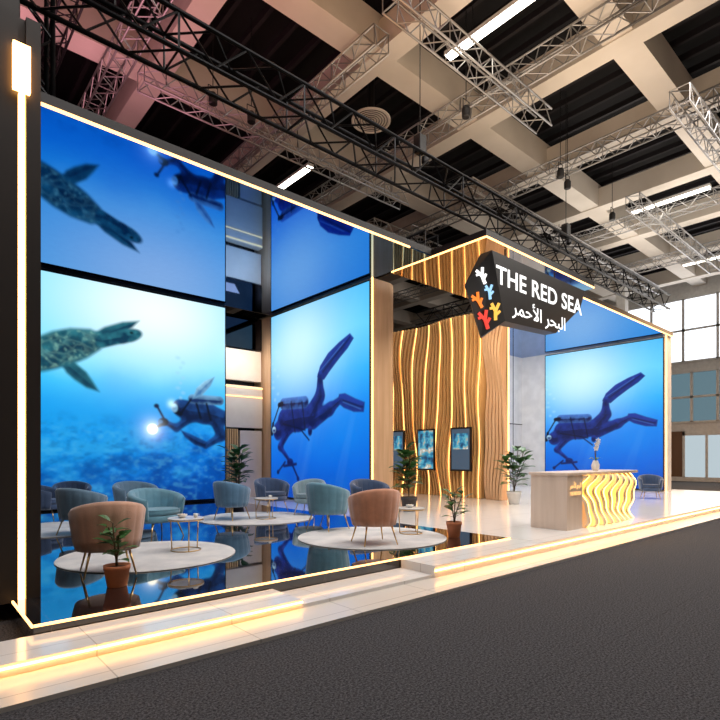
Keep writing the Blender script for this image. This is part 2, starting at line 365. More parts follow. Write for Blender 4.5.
def ramp(t, stops):
    out = np.zeros((*t.shape, 3))
    for k in range(3): out[..., k] = np.interp(t, [p for p, c in stops], [s2l(c)[k] for p, c in stops])
    return out
SB = .08; SH = 6.36
def art_turtle():
    X0 = .97; W = 7.2; a = Art(W, SH, 520)
    P = lambda u, v: (lambda q: (q[0]-X0, q[1]-SB))(on_Y(u, v, 16.12))
    t = a.z/SH
    nz = fbm(a.x, a.z, 3, .8, 5)
    a.c = ramp(np.clip(t+.10*(nz-.5), 0, 1), [(0, (0,56,138)), (.14, (0,90,186)), (.30, (0,120,216)), (.44, (0,156,234)), (.56, (20,186,242)), (.66, (96,216,250)), (1, (110,216,248))])
    cx, cz = P(155, 312); g = np.exp(-(((a.x-cx)/2.7)**2+((a.z-cz)/1.7)**2))[..., None]
    a.c = a.c*(1-.94*g)+s2l((242,253,255))*.94*g
    cx, cz = P(60, 440); g = np.exp(-(((a.x-cx)/2.4)**2+((a.z-cz)/1.2)**2))[..., None]
    a.c = a.c*(1-.5*g)+s2l((20,165,228))*.5*g
    edge = P(60, 408)[1]+.5*(fbm(a.x, a.z*0, 31, .7, 4)-.5); rb = np.clip((edge-a.z)/.7, 0, 1)
    rf = fbm(a.x*1.0, a.z*1.5, 20, 1.6, 6); rf2 = fbm(a.x, a.z*1.6, 25, 6, 4)
    m = (np.clip((rf-.46)*4, 0, 1)*rb*.38)[..., None]; a.c = a.c*(1-m)+s2l((50,165,215))*m
    m = (np.clip((.50-rf)*4, 0, 1)*rb*.60)[..., None]; a.c = a.c*(1-m)+s2l((0,56,136))*m
    m = (np.clip((rf2-.50)*4, 0, 1)*rb*.24)[..., None]; a.c = a.c*(1-m)+s2l((90,190,225))*m
    m = (np.clip((.46-rf2)*4, 0, 1)*rb*.32)[..., None]; a.c = a.c*(1-m)+s2l((0,44,108))*m
    dk = s2l((6,54,78)); md = s2l((40,112,126)); lt = s2l((130,184,170))
    a.vol(a.poly([P(58,360),P(74,362),P(86,372),P(93,382),P(99,392),P(86,388),P(74,380),P(66,373)]), dk, md, .08, .12)
    a.vol(a.poly([P(90,335),P(104,327),P(122,322),P(139,321),P(132,328),P(116,337),P(104,345)]), dk, md, .08, .12)
    shell = a.poly([P(18,346),P(36,337),P(52,331),P(70,328),P(90,329),P(104,335),P(109,341),P(100,350),P(86,359),P(68,366),P(48,371),P(30,374),P(18,376)])
    a.vol(shell, dk, md, .10, .5, 1, .5, 2.0)
    rs = np.random.RandomState(5); pts = rs.rand(60, 2); cc_ = [P(18+92*p[0], 326+50*p[1]) for p in pts]
    wx = a.x+(a.tex-.5)*.3; wz = a.z+(a.tex2-.5)*.3
    dd = np.sort(np.stack([np.hypot(wx-c[0], (wz-c[1])*1.5) for c in cc_]), 0)[:2]; e = dd[1]-dd[0]
    a.put(np.maximum(shell+.08, e-.05), lt, .10, .28)
    m = (np.clip(.5-(shell+.08)/.08, 0, 1)*np.clip(1-dd[0]/.3, 0, 1)*.45)[..., None]; a.c = a.c*(1-m)+s2l((6,44,60))*m
    sp = fbm(a.x, a.z, 63, 9, 3); m = (np.clip(.5-(shell+.05)/.08, 0, 1)*np.clip((sp-.52)*6, 0, 1)*.5)[..., None]; a.c = a.c*(1-m)+lt*m
    head = union([a.cap(P(102,341), P(120,338), .20, .17), a.ell(P(128,336), .36, .20, .3), a.ell(P(135,334), .16, .10, .3)])
    a.vol(head, dk, md, .06, .2, 1, .6, 2.2)
    a.put(a.ell(P(131,333), .05, .04), s2l((4,30,34)))
    nv = s2l((4,24,62)); bl = s2l((24,72,140)); pale = s2l((150,205,232)); gr = s2l((60,110,160))
    body = union([a.cap(P(188,411), P(205,413), .34, .36), a.cap(P(205,413), P(222,418), .36, .26), a.ell(P(180,408), .27, .28), a.cap(P(190,418), P(176,428), .14, .11),
                  a.cap(P(176,428), P(164,422), .10, .08), a.cap(P(215,420), P(221,436), .22, .17), a.cap(P(221,436), P(205,446), .15, .10)], .12)
    a.vol(body, nv, bl, .05, .16)
    a.vol(a.cap(P(192,399), P(219,401), .15, .15), s2l((10,40,90)), s2l((110,160,200)), .04, .12)
    a.put(a.cap(P(196,404), P(200,418), .035), s2l((0,10,30))); a.put(a.cap(P(206,404), P(210,420), .035), s2l((0,10,30)))
    a.put(a.cap(P(190,400), P(180,414), .03), s2l((0,10,30))); a.put(a.cap(P(180,414), P(176,412), .07), s2l((0,12,30)))
    a.vol(a.ell(P(174,408), .10, .13), gr, pale, .04, .1)
    a.vol(a.poly([P(207,442),P(206,449),P(194,445),P(184,437),P(180,430),P(190,434)]), nv, bl, .04, .1)
    a.vol(a.poly([P(192,399),P(196,388),P(204,381),P(214,377),P(210,386),P(201,396)]), gr, pale, .05, .12)
    a.put(a.ell(P(163,422), .16, .13), s2l((0,12,36))); a.put(a.ell(P(160,422), .07, .07), gr)
    a.put(a.cap(P(163,424), P(154,428), .045), nv); a.put(a.cap(P(163,418), P(157,407), .035), nv); a.put(a.ell(P(156,406), .08, .07), nv)
    for k in range(9):
        a.put(a.ell(P(180+3*math.sin(k*2.1), 398-5*k), .05+.012*(k%3), .05), pale, .06, .45)
    c = P(152,429)
    for rr, al in ((.40,.25),(.22,.7)):
        g = np.exp(-(((a.x-c[0])**2+(a.z-c[1])**2)/rr**2))[..., None]; a.c = a.c+g*np.array([.8,.82,.75])*al
    a.put(a.ell(c, .14, .14), np.array([1.8,1.7,1.4]), .08)
    c = P(171,404); g = np.exp(-(((a.x-c[0])**2+(a.z-c[1])**2)/.12**2))[..., None]; a.c = a.c+g*np.array([.5,.55,.5])
    a.blur(2)
    return a, X0, W
def art_diver(W):
    a = Art(W, SH, 420)
    k = W/5.2
    def P(u, v):
        q = on_X(u, v, 10.0); return ((16.06-q[0])*k, q[1]-SB)
    t = a.z/SH; nz = fbm(a.x, a.z, 8, .7, 5)
    a.c = ramp(np.clip(t+.12*(nz-.5), 0, 1), [(0, (0,70,178)), (.2, (0,98,210)), (.45, (0,134,232)), (.62, (24,168,240)), (.8, (90,200,246)), (1, (70,180,240))])
    c = P(300, 345); g = np.exp(-(((a.x-c[0])/2.0)**2+((a.z-c[1])/1.6)**2))[..., None]
    a.c = a.c*(1-.8*g)+s2l((215,246,254))*.8*g
    rays = fbm(a.x*1.5-a.z*.5, a.z*.12, 55, 1.6, 3); m = (np.clip((rays-.5)*2, 0, 1)*.12)[..., None]; a.c = a.c*(1-m)+s2l((150,220,250))*m
    rf = fbm(a.x, a.z, 22, 2., 5); band = np.clip((.22-t)/.2, 0, 1)
    m = (np.clip((rf-.45)*4, 0, 1)*band*.3)[..., None]; a.c = a.c*(1-m)+s2l((20,120,200))*m
    nv = s2l((5,18,74)); bl = s2l((26,54,150)); md = s2l((14,34,108)); hi = s2l((70,120,200)); pale = s2l((180,225,245))
    body = union([a.cap(P(286,421), P(300,418), .46, .44), a.cap(P(300,418), P(314,416), .44, .34), a.ell(P(279,431), .31, .33),
                  a.cap(P(312,414), P(321,396), .33, .24), a.cap(P(321,396), P(321,375), .22, .13),
                  a.cap(P(314,420), P(331,409), .31, .21), a.cap(P(331,409), P(341,400), .19, .12),
                  a.cap(P(290,430), P(281,447), .16, .12), a.cap(P(281,447), P(290,460), .11, .07)], .14)
    fin1 = a.poly([P(318,377),P(321,366),P(329,353),P(340,342),P(351,333),P(355,338),P(349,348),P(340,359),P(331,371),P(325,380)])
    fin2 = a.poly([P(339,403),P(340,394),P(346,393),P(356,398),P(366,402),P(365,412),P(355,412),P(345,408)])
    for f, l0, l1 in ((fin1, (323,373), (351,337)), (fin2, (343,400), (364,407))):
        a.vol(f, md, bl, .04, .2)
        a.put(a.cap(P(*l0), P(*l1), .03), nv, .03, .8)
    a.put(a.cap(P(321,371), P(345,342), .015), hi, .03, .6)
    a.put(a.cap(P(344,402), P(362,409), .015), hi, .03, .5)
    a.vol(body, nv, bl, .05, .2)
    a.vol(a.cap(P(284,404), P(306,402), .20, .20), nv, hi, .04, .16); a.put(a.cap(P(280,405), P(283,404), .09), s2l((0,8,40)))
    a.put(a.cap(P(280,406), P(274,424), .035), s2l((0,8,40))); a.put(a.cap(P(274,424), P(273,434), .07), s2l((0,8,40)))
    for q0, q1 in (((292,402),(296,432)),((303,402),(306,428)),((284,424),(306,430))): a.put(a.cap(P(*q0), P(*q1), .035), s2l((0,8,44)), .04, .8)
    a.put(a.cap(P(302,430), P(310,440), .03), nv); a.vol(a.ell(P(311,431), .12, .16), nv, bl, .04, .1)
    a.vol(a.ell(P(275,430), .12, .11), md, pale, .04, .1)
    rig = union([a.ell(P(291,462), .19, .13), a.cap(P(285,466), P(297,464), .05), a.cap(P(292,462), P(299,478), .045), a.cap(P(286,462), P(279,472), .04), a.ell(P(299,479), .08, .08), a.ell(P(279,472), .08, .08)], .05)
    a.vol(rig, nv, md, .04, .1)
    for kk in range(10): a.put(a.ell(P(276+3*math.sin(kk*1.9), 400-6*kk), .06+.015*(kk%3), .05), pale, .08, .35)
    a.blur(1)
    return a
def screen(name, label, art, w, loc, rz):
    t = thing(name, label, 'screen', loc, rz)
    art.mesh('display_panel', pic, t, -.045)
    MB().box(-.03, w+.03, -.04, .03, -.04, SH+.03).build('casing', M['black'], t)
    MB().box(-.03, 0, -.055, -.04, -.04, SH+.03).box(w, w+.03, -.055, -.04, -.04, SH+.03).box(0, w, -.055, -.04, -.04, 0).box(0, w, -.055, -.04, SH, SH+.03).build('frame', M['blackm'], t)
a, X0, W = art_turtle()
screen('video_screen', 'giant screen on the lounge back wall showing a turtle and a diver', a, W, (X0, 16.12, SB), 0)
a = art_diver(5.2)
screen('video_screen', 'tall screen beside the wood column showing a diver with raised fins', a, 5.2, (10.02, 16.08, SB), -math.pi/2)
a = art_diver(5.3)
screen('video_screen', 'farthest right screen beyond the reception counter showing a diver', a, 5.3, (24.02, 13.25, SB), -math.pi/2)

# ---------------------------------------------------------------- wavy slats
def slat_set(parent, n, h, dx, base, amp, fz, ph, wd, seg, zz0, latf, every, ledr, matled, mat, off=(0,0), back=-.02, ledf=.75):
    sl = MB(); ox, oy = off
    for i in range(n):
        x = i*dx+dx*.2+ox
        f = lambda z: base+amp*math.sin(z*fz+i*ph)+amp*.45*math.sin(z*fz*1.9+i*ph*.6+1)
        g = lambda z: latf*math.sin(z*fz*.8+i*.12)
        vs = []; zs = [zz0+h*k/seg for k in range(seg+1)]
        for z in zs:
            y = -f(z)+oy; xx = x+g(z)
            vs += [(xx, back+oy, z), (xx, y, z), (xx+wd, y, z), (xx+wd, back+oy, z)]
        fs = []
        for k in range(seg):
            o = k*4
            for j in range(3): fs.append((o+j, o+j+4, o+j+5, o+j+1))
        fs.append((0,1,2,3)); fs.append(tuple(seg*4+j for j in (3,2,1,0)))
        sl.add(vs, fs)
        if i % every == every//2:
            MB().pipe([(x+wd+g(z)+ledr*1.3, -f(z)*ledf+oy, z) for z in zs], ledr, 5).build('light_line', matled, parent)
    sl.build('slats', mat, parent)
t = thing('slat_wall', 'wavy golden wooden slat wall with glowing lines behind the reception', 'feature wall', (15.4, 15.6, 0), -math.pi/2)
MB().box(0, 5.7, -.02, .1, 0, ZC-.005).build('backing', M['gapwood'], t)
slat_set(t, 32, ZC-.02, .153, .25, .11, 1.1, .32, .055, 34, .005, .06, 4, .012, LEDs, M['slat'])
fc = MB()
for i in range(6):
    x = 5.02+i*.125; zs = [.005+(ZC-.02)*k/34 for k in range(35)]; vs = []
    for z in zs:
        y = -(.30+.13*math.sin(z*1.3+i*.25)+.05*math.sin(z*2.7+i*.2)); g = .05*math.sin(z*1.0+.5)
        vs += [(x+g, -.02, z), (x+g, y, z), (x+g+.09, y, z), (x+g+.09, -.02, z)]
    fs = [(k*4+j, k*4+j+4, k*4+j+5, k*4+j+1) for k in range(34) for j in range(3)]
    fc.add(vs, fs+[(0,1,2,3), tuple(34*4+j for j in (3,2,1,0))])
fc.build('fin_column', M['wood'], t)

def info(y0, y1, z0, z1, label, cols):
    w = y1-y0
    t = thing('information_display', label, 'display', (14.86, y1, z0), -math.pi/2, None)
    h = z1-z0
    c = MB().box(0, w, 0, .07, 0, h).build('casing', M['black'], t)
    MB().box(.06, w-.06, -.006, -.001, .06, h-.06).build('display_panel', cols[0], t)
    MB().box(.12, w-.12, -.012, -.007, h*.5, h*.86).build('picture', cols[1], t)
    MB().box(w*.4, w*.6, .07, .53, h*.3, h*.5).build('bracket', M['blackm'], c)
s1 = em('display_dark', (.05,.09,.14), 1)
info(11.0, 11.9, .95, 2.5, 'dark portrait display on the slat wall nearest the counter', (s1, REEF))
info(12.65, 13.5, .95, 2.5, 'portrait display filled with a reef picture in the middle of the slat wall', (REEF, REEF))
info(14.2, 14.85, .95, 2.5, 'portrait display on the slat wall next to the wood column', (s1, REEF))

# ---------------------------------------------------------------- reception counter
t = thing('reception_counter', 'cream reception counter with glowing wavy wooden front', 'counter', (9.8, 4.95, 0))
L = 3.4
MB().box(0, L, .20, .8, 0, 1.08).build('body', M['pale'], t, bevel=.01)
MB().box(-.03, L+.03, -.02, .83, 1.08, 1.14).build('countertop', M['pale'], t, bevel=.01)
fp = MB().box(-.012, .62, .0, .20, 0, 1.08).build('front_panel', M['pale'], t)
MB().box(.62, L, .185, .198, 0, 1.08).build('glow_panel', GLOW, t)
slat_set(t, 8, 1.06, .345, .14, .095, 6.5, .45, .15, 40, .01, .06, 1, .022, LEDc, M['rib'], off=(.60, .17), back=.01, ledf=.9)

def text_mesh(s, name, mat, parent, w, h, loc, rot, ext=.006, bold=0.0):
    cu = bpy.data.curves.new(name, 'FONT'); cu.body = s; cu.size = 1; cu.extrude = 0; cu.resolution_u = 4; cu.offset = bold; cu.space_character = 1.0+bold*2
    o = bpy.data.objects.new('tmp', cu); C.objects.link(o); bpy.context.view_layer.update()
    me = bpy.data.meshes.new_from_object(o); bpy.data.objects.remove(o)
    co = np.array([v.co[:] for v in me.vertices])
    mn = co.min(0); mx = co.max(0)
    for v in me.vertices:
        v.co = ((v.co.x-mn[0])/(mx[0]-mn[0])*w, (v.co.y-mn[1])/(mx[1]-mn[1])*h, 0)
    me.name = name; me.materials.clear(); me.materials.append(mat)
    q = bpy.data.objects.new(name, me); C.objects.link(q); q.parent = parent; q.location = loc; q.rotation_euler = rot
    m = q.modifiers.new('thick', 'SOLIDIFY'); m.thickness = ext; m.offset = 0
    return q
ARAB = '\ufeae\ufee4\ufea3\ufef7\ufe8d \ufeae\ufea4\ufe92\ufedf\ufe8d'
gl = em('gold_lettering', (1,.60,.22), 1.1, (.5,.28,.1))
text_mesh(ARAB, 'lettering', gl, fp, .46, .16, (.08, -.014, .80), (R(90),0,0))
text_mesh('THE RED SEA', 'lettering', gl, fp, .46, .07, (.08, -.014, .69), (R(90),0,0))

t = thing('orchid_vase', 'white vase with an orchid on the reception counter', 'vase', (11.9, 5.35, 1.14))
MB().lathe([(.05,0),(.085,.05),(.09,.13),(.06,.21),(.055,.23)], 20).build('vase', M['wpot'], t, smooth=True)
MB().path([(0,0,.2),(.02,0,.4),(.06,.02,.56),(.15,.03,.64)], .008).path([(0,0,.2),(-.03,0,.42),(-.03,-.02,.6),(.03,-.03,.70)], .008).build('stem', M['stem'], t)
b = MB()
for (x, y, z) in ((.05,.02,.52),(.10,.02,.60),(.16,.03,.64),(-.03,-.02,.60),(.03,-.03,.69),(-.04,-.01,.50)):
    for k in range(5):
        an = k*2*math.pi/5+.3
        pt = lambda r, a_: (x+r*math.cos(a_)*.75, y-r*math.cos(a_)*.66-.02, z+r*math.sin(a_))
        b.add([(x,y-.01,z), pt(.042,an-.5), pt(.065,an), pt(.042,an+.5)], [(0,1,2,3)])
b.build('flowers', M['wpot'], t)
b = MB()
for k in range(5):
    an = k*1.26; b.add([(0,0,.21),(.10*math.cos(an)-.025*math.sin(an), .10*math.sin(an)+.025*math.cos(an), .30),(.18*math.cos(an), .18*math.sin(an), .26),(.10*math.cos(an)+.025*math.sin(an), .10*math.sin(an)-.025*math.cos(an), .30)], [(0,1,2,3)])
b.build('leaves', M['leaf'], t)

# ---------------------------------------------------------------- hanging sign
YS = 6.9
def fy(u, v, Y=YS): q = on_Y(u, v, Y); return Vector((q[0], Y, q[1]))
fr = [fy(492,250), fy(585,291), fy(580,309), fy(556,333), fy(505,321)]
lf = [fy(465,284,7.3), fy(481,337,7.3)]
back = [p+Vector((0,.32,0)) for p in fr[:4]] + [fr[4]+Vector((.2,.32,0)), lf[0]+Vector((.15,.12,0)), lf[1]+Vector((.15,.12,0))]
t = thing('hanging_sign', 'black faceted hanging sign with white lettering and coloured coral emblem', 'sign', (12.3, 7.15, 4.6))
O = Vector((12.3, 7.15, 4.6))
v = [p-O for p in fr+lf+back]
fs = [(0,1,2,3,4), (0,4,6,5), (7,11,10,9,8), (7,12,13,11), (0,7,8,1), (1,8,9,2), (2,9,10,3), (3,10,11,4), (4,11,13,6), (6,13,12,5), (5,12,7,0)]
body = MB().add(v, fs).build('body', M['black'], t)
wm = em('sign_white', (1,.98,.95), 1.6)
def fitted(s, name, u0, u1, vb, h, bold):
    a0 = fy(u0, vb); w = fy(u1, vb).x-a0.x
    return text_mesh(s, name, wm, body, w, h, (a0.x-O.x, YS-.007-O.y, a0.z-O.z), (R(90),0,0), bold=bold)
fitted('THE RED SEA', 'lettering', 496, 581.5, 283, .43, .012)
fitted(ARAB, 'lettering', 512, 565, 318, .52, .003)
cc = dict(white=wm, blue=em('coral_pale_blue', (.35,.65,.95), 1.3), red=em('coral_red', (.85,.06,.04), 1.2), orange=em('coral_orange', (1,.24,.03), 1.3), yellow=em('coral_yellow', (1,.55,.08), 1.3))
def Q(a, b):
    bot = lf[1].lerp(fr[4], a); top = lf[0].lerp(fr[0], a); return bot.lerp(top, b)
nrm = (fr[4]-lf[1]).cross(lf[0]-lf[1]).normalized()
if nrm.y > 0: nrm = -nrm
for (a_, b_, s, ang, c) in ((.54,.84,.34,.15,'white'), (.24,.58,.34,.30,'orange'), (.66,.54,.30,-.1,'blue'), (.30,.22,.40,.15,'red'), (.72,.22,.36,-.15,'yellow')):
    c0 = Q(a_, b_); ux = (Q(min(a_+.1,1), b_)-Q(min(a_+.1,1)-.1, b_)); ux.z *= .3; ux.normalize(); uz = nrm.cross(ux).normalized()
    if uz.z < 0: uz = -uz
    b = MB()
    def q(x, z):
        ca, sa = math.cos(ang), math.sin(ang); return c0+nrm*.012+ux*((x*ca-z*sa)*s)+uz*((x*sa+z*ca)*s)-O
    for (x0,z0,x1,z1,r) in ((0,-.55,0,0,.11),(0,0,-.24,.52,.10),(0,0,.24,.50,.10),(-.12,.22,-.36,.22,.085),(0,-.25,.30,.0,.09)):
        b.tube(q(x0,z0), q(x1,z1), r*s, r*s*.95, 10)
    b.build('coral_emblem', cc[c], body)
for x in (-1.2, 1.2):
    MB().tube((x, .05, 1.3), (x, .05, 1.93), .02).build('hanging_rod', M['blackm'], t)

# ---------------------------------------------------------------- lounge furniture
def velvet(name, c):
    m = pm(name, c, .75, col2=tuple(x*.82 for x in c), scale=6, bump=.15, bscale=80)
    m.node_tree.nodes['Principled BSDF'].inputs['Sheen Weight'].default_value = .6
    return m
VC = dict(tan=velvet('tan_velvet', (.74,.42,.29)), coral=velvet('coral_velvet', (.80,.37,.22)), teal=velvet('teal_velvet', (.13,.33,.45)),
          navy=velvet('navy_velvet', (.035,.075,.17)), blue=velvet('blue_velvet', (.11,.26,.44)), grey=velvet('grey_teal_velvet', (.24,.36,.42)), slate=velvet('slate_velvet',(.12,.23,.34)))
fl = on_floor
RUGS = [(fl(150,555), 1.22, 'round pale rug under the tan armchair'), (fl(372,537), 1.33, 'round pale rug under the coral armchair'), (fl(256,518), 1.35, 'round pale rug farthest back under the dark navy armchair'), (fl(60,529), 1.25, 'round pale rug under the leftmost navy and slate armchairs')]
def armchair(uv, face, col, label, s=1.0, wide=1.0):
    x, y = uv
    on = any(math.hypot(x-c[0], y-c[1]) < r+.15 for c, r, _ in RUGS)
    t = thing('armchair', label, 'armchair', (x, y, .018 if on else 0), face, 'velvet tub armchairs')
    m = VC[col]; N = 96; vs = []; fs = []
    for i in range(N+1):
        th = R(-128+256*i/N); k = (1+math.cos(th*.95))/2; top = .60+.20*k**1.1
        end = min(1, min(i, N-i)/7)
        w0 = .085*(.35+.65*math.sqrt(end))
        ch = .007*abs(math.sin(i*math.pi/8))**.6
        zb = .27; prof = []
        ro = lambda z: .31+.07*((z-zb)/(top-zb))**.7 if z > zb else .31
        for j in range(5): z = zb+(top-.04-zb)*j/4; prof.append((ro(z)+ch, z))
        rt = ro(top); prof.append((rt-.02, top-.005)); prof.append((rt-w0*.5, top)); prof.append((rt-w0+.01, top-.012))
        for j in range(4): z = top-.05-(top-.05-.34)*j/3; prof.append((ro(z)-w0-ch, z))
        for r, z in prof: vs.append((r*math.sin(th)*wide*s, r*math.cos(th)*s, z*s))
    K = len(prof)
    for i in range(N):
        for j in range(K):
            fs.append((i*K+j, (i+1)*K+j, (i+1)*K+(j+1)%K, i*K+(j+1)%K))
    fs.append(tuple(range(K))); fs.append(tuple(N*K+j for j in range(K-1, -1, -1)))
    MB().add(vs, fs).build('backrest', m, t, smooth=True)
    q = MB().lathe([(.26,.26),(.295,.275),(.30,.30),(.30,.36),(.28,.375)], 32); q.v = [(a*wide*s, b*s-(.03*s), c*s) for a, b, c in q.v]; q.build('seat_base', m, t, smooth=True)
    q = MB().lathe([(.25,.376),(.285,.39),(.29,.42),(.285,.455),(.24,.475),(.1,.482)], 32); q.v = [(a*wide*s, b*s-(.035*s), c*s) for a, b, c in q.v]; cu = q.build('seat_cushion', m, t, smooth=True)
    MB().ring(.286*s, .006*s, .462*s, 32, 6, (0,-.035*s), wide, 1).build('piping', m, cu, smooth=True)
    for sx in (-1, 1):
        for sy in (-1, 1):
            MB().tube((sx*.19*wide*s, sy*.19*s, .265*s), (sx*.25*wide*s, sy*.26*s, 0), .014*s, .008*s, 8).build('leg', M['brass'], t, smooth=True)
    return t
armchair(fl(108,574), R(170), 'tan', 'tan velvet tub armchair with brass legs, nearest the potted rubber plant', 1.14)
armchair(fl(157,537), R(20), 'teal', 'wide teal velvet armchair behind the left marble side table', 1.1, 1.3)
armchair(fl(82,535), R(120), 'slate', 'slate blue velvet armchair left of the wide teal armchair', 1.1, 1.1)
armchair(fl(46,521), R(60), 'navy', 'dark navy armchair by the left pillar, leftmost of the lounge seats', 1.05, 1.15)
armchair(fl(136,519), R(10), 'slate', 'slate velvet armchair half hidden behind the wide teal armchair', 1.1, 1.25)
armchair(fl(72,515), R(-10), 'navy', 'dark navy armchair against the turtle screen behind the slate one', 1.05, 1.1)
armchair(fl(232,520), R(110), 'blue', 'mid blue armchair on the left side of the farthest rug', 1.12)
armchair(fl(272,512), R(0), 'navy', 'dark navy armchair behind the low table on the farthest rug', 1.1, 1.15)
armchair(fl(309,515), R(-60), 'grey', 'muted grey teal armchair at the foot of the tall diver screen', 1.1)
armchair(fl(328,530), R(100), 'teal', 'teal velvet armchair on the left edge of the right hand rug', 1.18)
armchair(fl(374,544), R(160), 'coral', 'coral velvet armchair at the front of the right hand rug', 1.16)
armchair(fl(370,518), R(-10), 'navy', 'dark navy armchair seen just above the coral armchair', 1.15, 1.15)
armchair((17.5, 9.6), R(30), 'navy', 'distant navy armchair left of the far right screen', 1.05)
armchair((18.9, 9.4), R(-20), 'blue', 'distant blue armchair at the foot of the far right screen', 1.05)
armchair((19.6, 6.9), R(-60), 'navy', 'distant navy armchair beyond the reception counter', 1.05)

for (uv, r, lab) in RUGS:
    t = thing('round_rug', lab, 'rug', (uv[0], uv[1], .001), 0, 'round lounge rugs')
    MB().lathe([(r-.02, 0), (r, .005), (r-.02, .013), (r*.5, .014)], 64).build('pile', M['rug'], t)
    MB().ring(r+.002, .006, .007, 64).build('hem', M['rug'], t)

def side_table(uv, label, h=.5, r=.27, z=.017):
    t = thing('side_table', label, 'side table', (uv[0], uv[1], z), .3, 'round marble side tables')
    tp = MB().lathe([(r-.01, h-.02), (r, h-.015), (r, h-.003), (r-.01, h)], 40).build('tabletop', M['marble'], t, smooth=False)
    MB().ring(r-.01, .009, h-.03, 40).build('rim', M['brass'], tp, smooth=True)
    MB().ring(r-.05, .008, .008, 40).build('base_ring', M['brass'], t, smooth=True)
    for k in range(3):
        a = k*2*math.pi/3
        MB().tube(((r-.05)*math.cos(a), (r-.05)*math.sin(a), .01), ((r-.03)*math.cos(a), (r-.03)*math.sin(a), h-.03), .009).build('leg', M['brass'], t, smooth=True)
    return (uv[0], uv[1], z+h)
ta = side_table(fl(186,551), 'marble side table beside the tan armchair')
tb = side_table(fl(411,534), 'marble side table beside the coral armchair', .48, .26)
tc_ = side_table(fl(266,519), 'marble side table on the farthest rug', .48, .28)
td = side_table((18.6, 7.6), 'distant side table beyond the reception counter', .5, .3, 0)
def bowl(p, dx, dy, label, s=1):
    t = thing('bowl', label, 'bowl', (p[0]+dx, p[1]+dy, p[2]))
    MB().lathe([(.03*s,0),(.05*s,.01*s),(.08*s,.05*s),(.075*s,.052*s),(.045*s,.018*s)], 20).build('dish', M['wpot'], t, smooth=True)
    b = MB()
    for k in range(5): b.lathe([(.004,.0),(.018*s,.012*s),(.02*s,.022*s),(.004,.038*s)], 8, (.03*s*math.cos(k*1.26), .03*s*math.sin(k*1.26), .025*s))
    b.build('sweets', M['cream'], t, smooth=True)
bowl(ta, -.05, .02, 'small white bowl of sweets on the table by the tan armchair')
bowl(tb, 0, .03, 'small white bowl of sweets on the table by the coral armchair')
def cup(p, dx, dy, label):
    t = thing('cup', label, 'cup', (p[0]+dx, p[1]+dy, p[2]))
    MB().lathe([(.022,0),(.03,.004),(.036,.06),(.033,.06),(.028,.01)], 18).build('cup_body', M['wpot'], t, smooth=True)
    b = MB(); b.path([(.033,0,.05),(.055,0,.045),(.055,0,.02),(.03,0,.015)], .004, 6); b.build('handle', M['wpot'], t)
cup(ta, .12, -.08, 'white cup on the table by the tan armchair')
cup(tc_, .08, -.05, 'white cup on the farthest side table')

def plant(loc, h, pot_h, pot_r, potmat, nst, nleaf, ll, label, name='potted_plant'):
    t = thing(name, label, 'potted plant', loc)
    pt = MB().lathe([(pot_r*.7,0),(pot_r*.74,.01),(pot_r*.96,pot_h*.8),(pot_r,pot_h*.8),(pot_r*1.02,pot_h),(pot_r*.9,pot_h),(pot_r*.86,pot_h*.85)], 28).build('pot', potmat, t, smooth=True)
    MB().lathe([(pot_r*.5,pot_h*.86),(pot_r*.86,pot_h*.87),(pot_r*.4,pot_h*.9)], 20).build('soil', M['soil'], pt)
    st = MB(); lv = MB()
    for k in range(nst):
        a0 = random.uniform(0, 6.28); lean = random.uniform(.05, .22)*h; hh = h*random.uniform(.7, .95) if k else h*.95
        pts = [Vector((lean*(q/5)**1.4*math.cos(a0)+random.uniform(-.01,.01), lean*(q/5)**1.4*math.sin(a0)+random.uniform(-.01,.01), pot_h*.85+(hh-pot_h*.85)*q/5)) for q in range(6)]
        st.path(pts, .010, 6)
        for j in range(nleaf):
            f = .25+.75*j/(nleaf-1); q = f*5; i0 = min(4, int(q)); p = pts[i0].lerp(pts[i0+1], q-i0)
            a = j*2.4+a0+random.uniform(-.3,.3); up = random.uniform(.15, .9)*(.5+f*.6)
            d = Vector((math.cos(a), math.sin(a), up)).normalized(); L_ = ll*random.uniform(.75, 1.1)
            sd = Vector((-math.sin(a), math.cos(a), 0)); W_ = L_*.27
            st.tube(p, p+d*L_*.25, .004, .003, 5)
            b0 = p+d*L_*.2; sag = Vector((0,0,-1))*L_*.18
            prof = [(0,0,0),(.25,.8,.1),(.5,1,.35),(.75,.75,.7),(1,0,1.1)]
            vs = []
            for (u_, w_, s_) in prof:
                c = b0+d*L_*u_+sag*s_*u_
                lift = Vector((0,0,1))*W_*.25*w_
                vs += [c-sd*W_*w_+lift, c, c+sd*W_*w_+lift]
            fs = []
            for r_ in range(4):
                o = r_*3; fs += [(o,o+1,o+4,o+3),(o+1,o+2,o+5,o+4)]
            lv.add(vs, fs)
    st.build('stems', M['stem'], t); lv.build('foliage', M['leaf'], t, smooth=True)
p = fl(117,586); plant((p[0],p[1],0), .74, .24, .14, M['terra'], 3, 9, .21, 'small rubber plant in terracotta pot at the front left')
p = fl(454,537); plant((p[0],p[1],0), .85, .28, .14, M['terra'], 3, 8, .26, 'small leafy plant in terracotta pot where black floor meets white')
p = fl(409,511); plant((p[0],p[1],0), 1.7, .38, .22, M['pot'], 5, 15, .40, 'tall bushy plant at the foot of the wood column')
p = fl(514,504); plant((p[0],p[1],0), 1.75, .40, .22, M['wpot'], 5, 13, .46, 'tall plant in white pot between slat wall and counter')
plant((7.9,14.7,0), 1.75, .38, .22, M['pot'], 5, 14, .46, 'tall plant at the corner of the turtle screen')

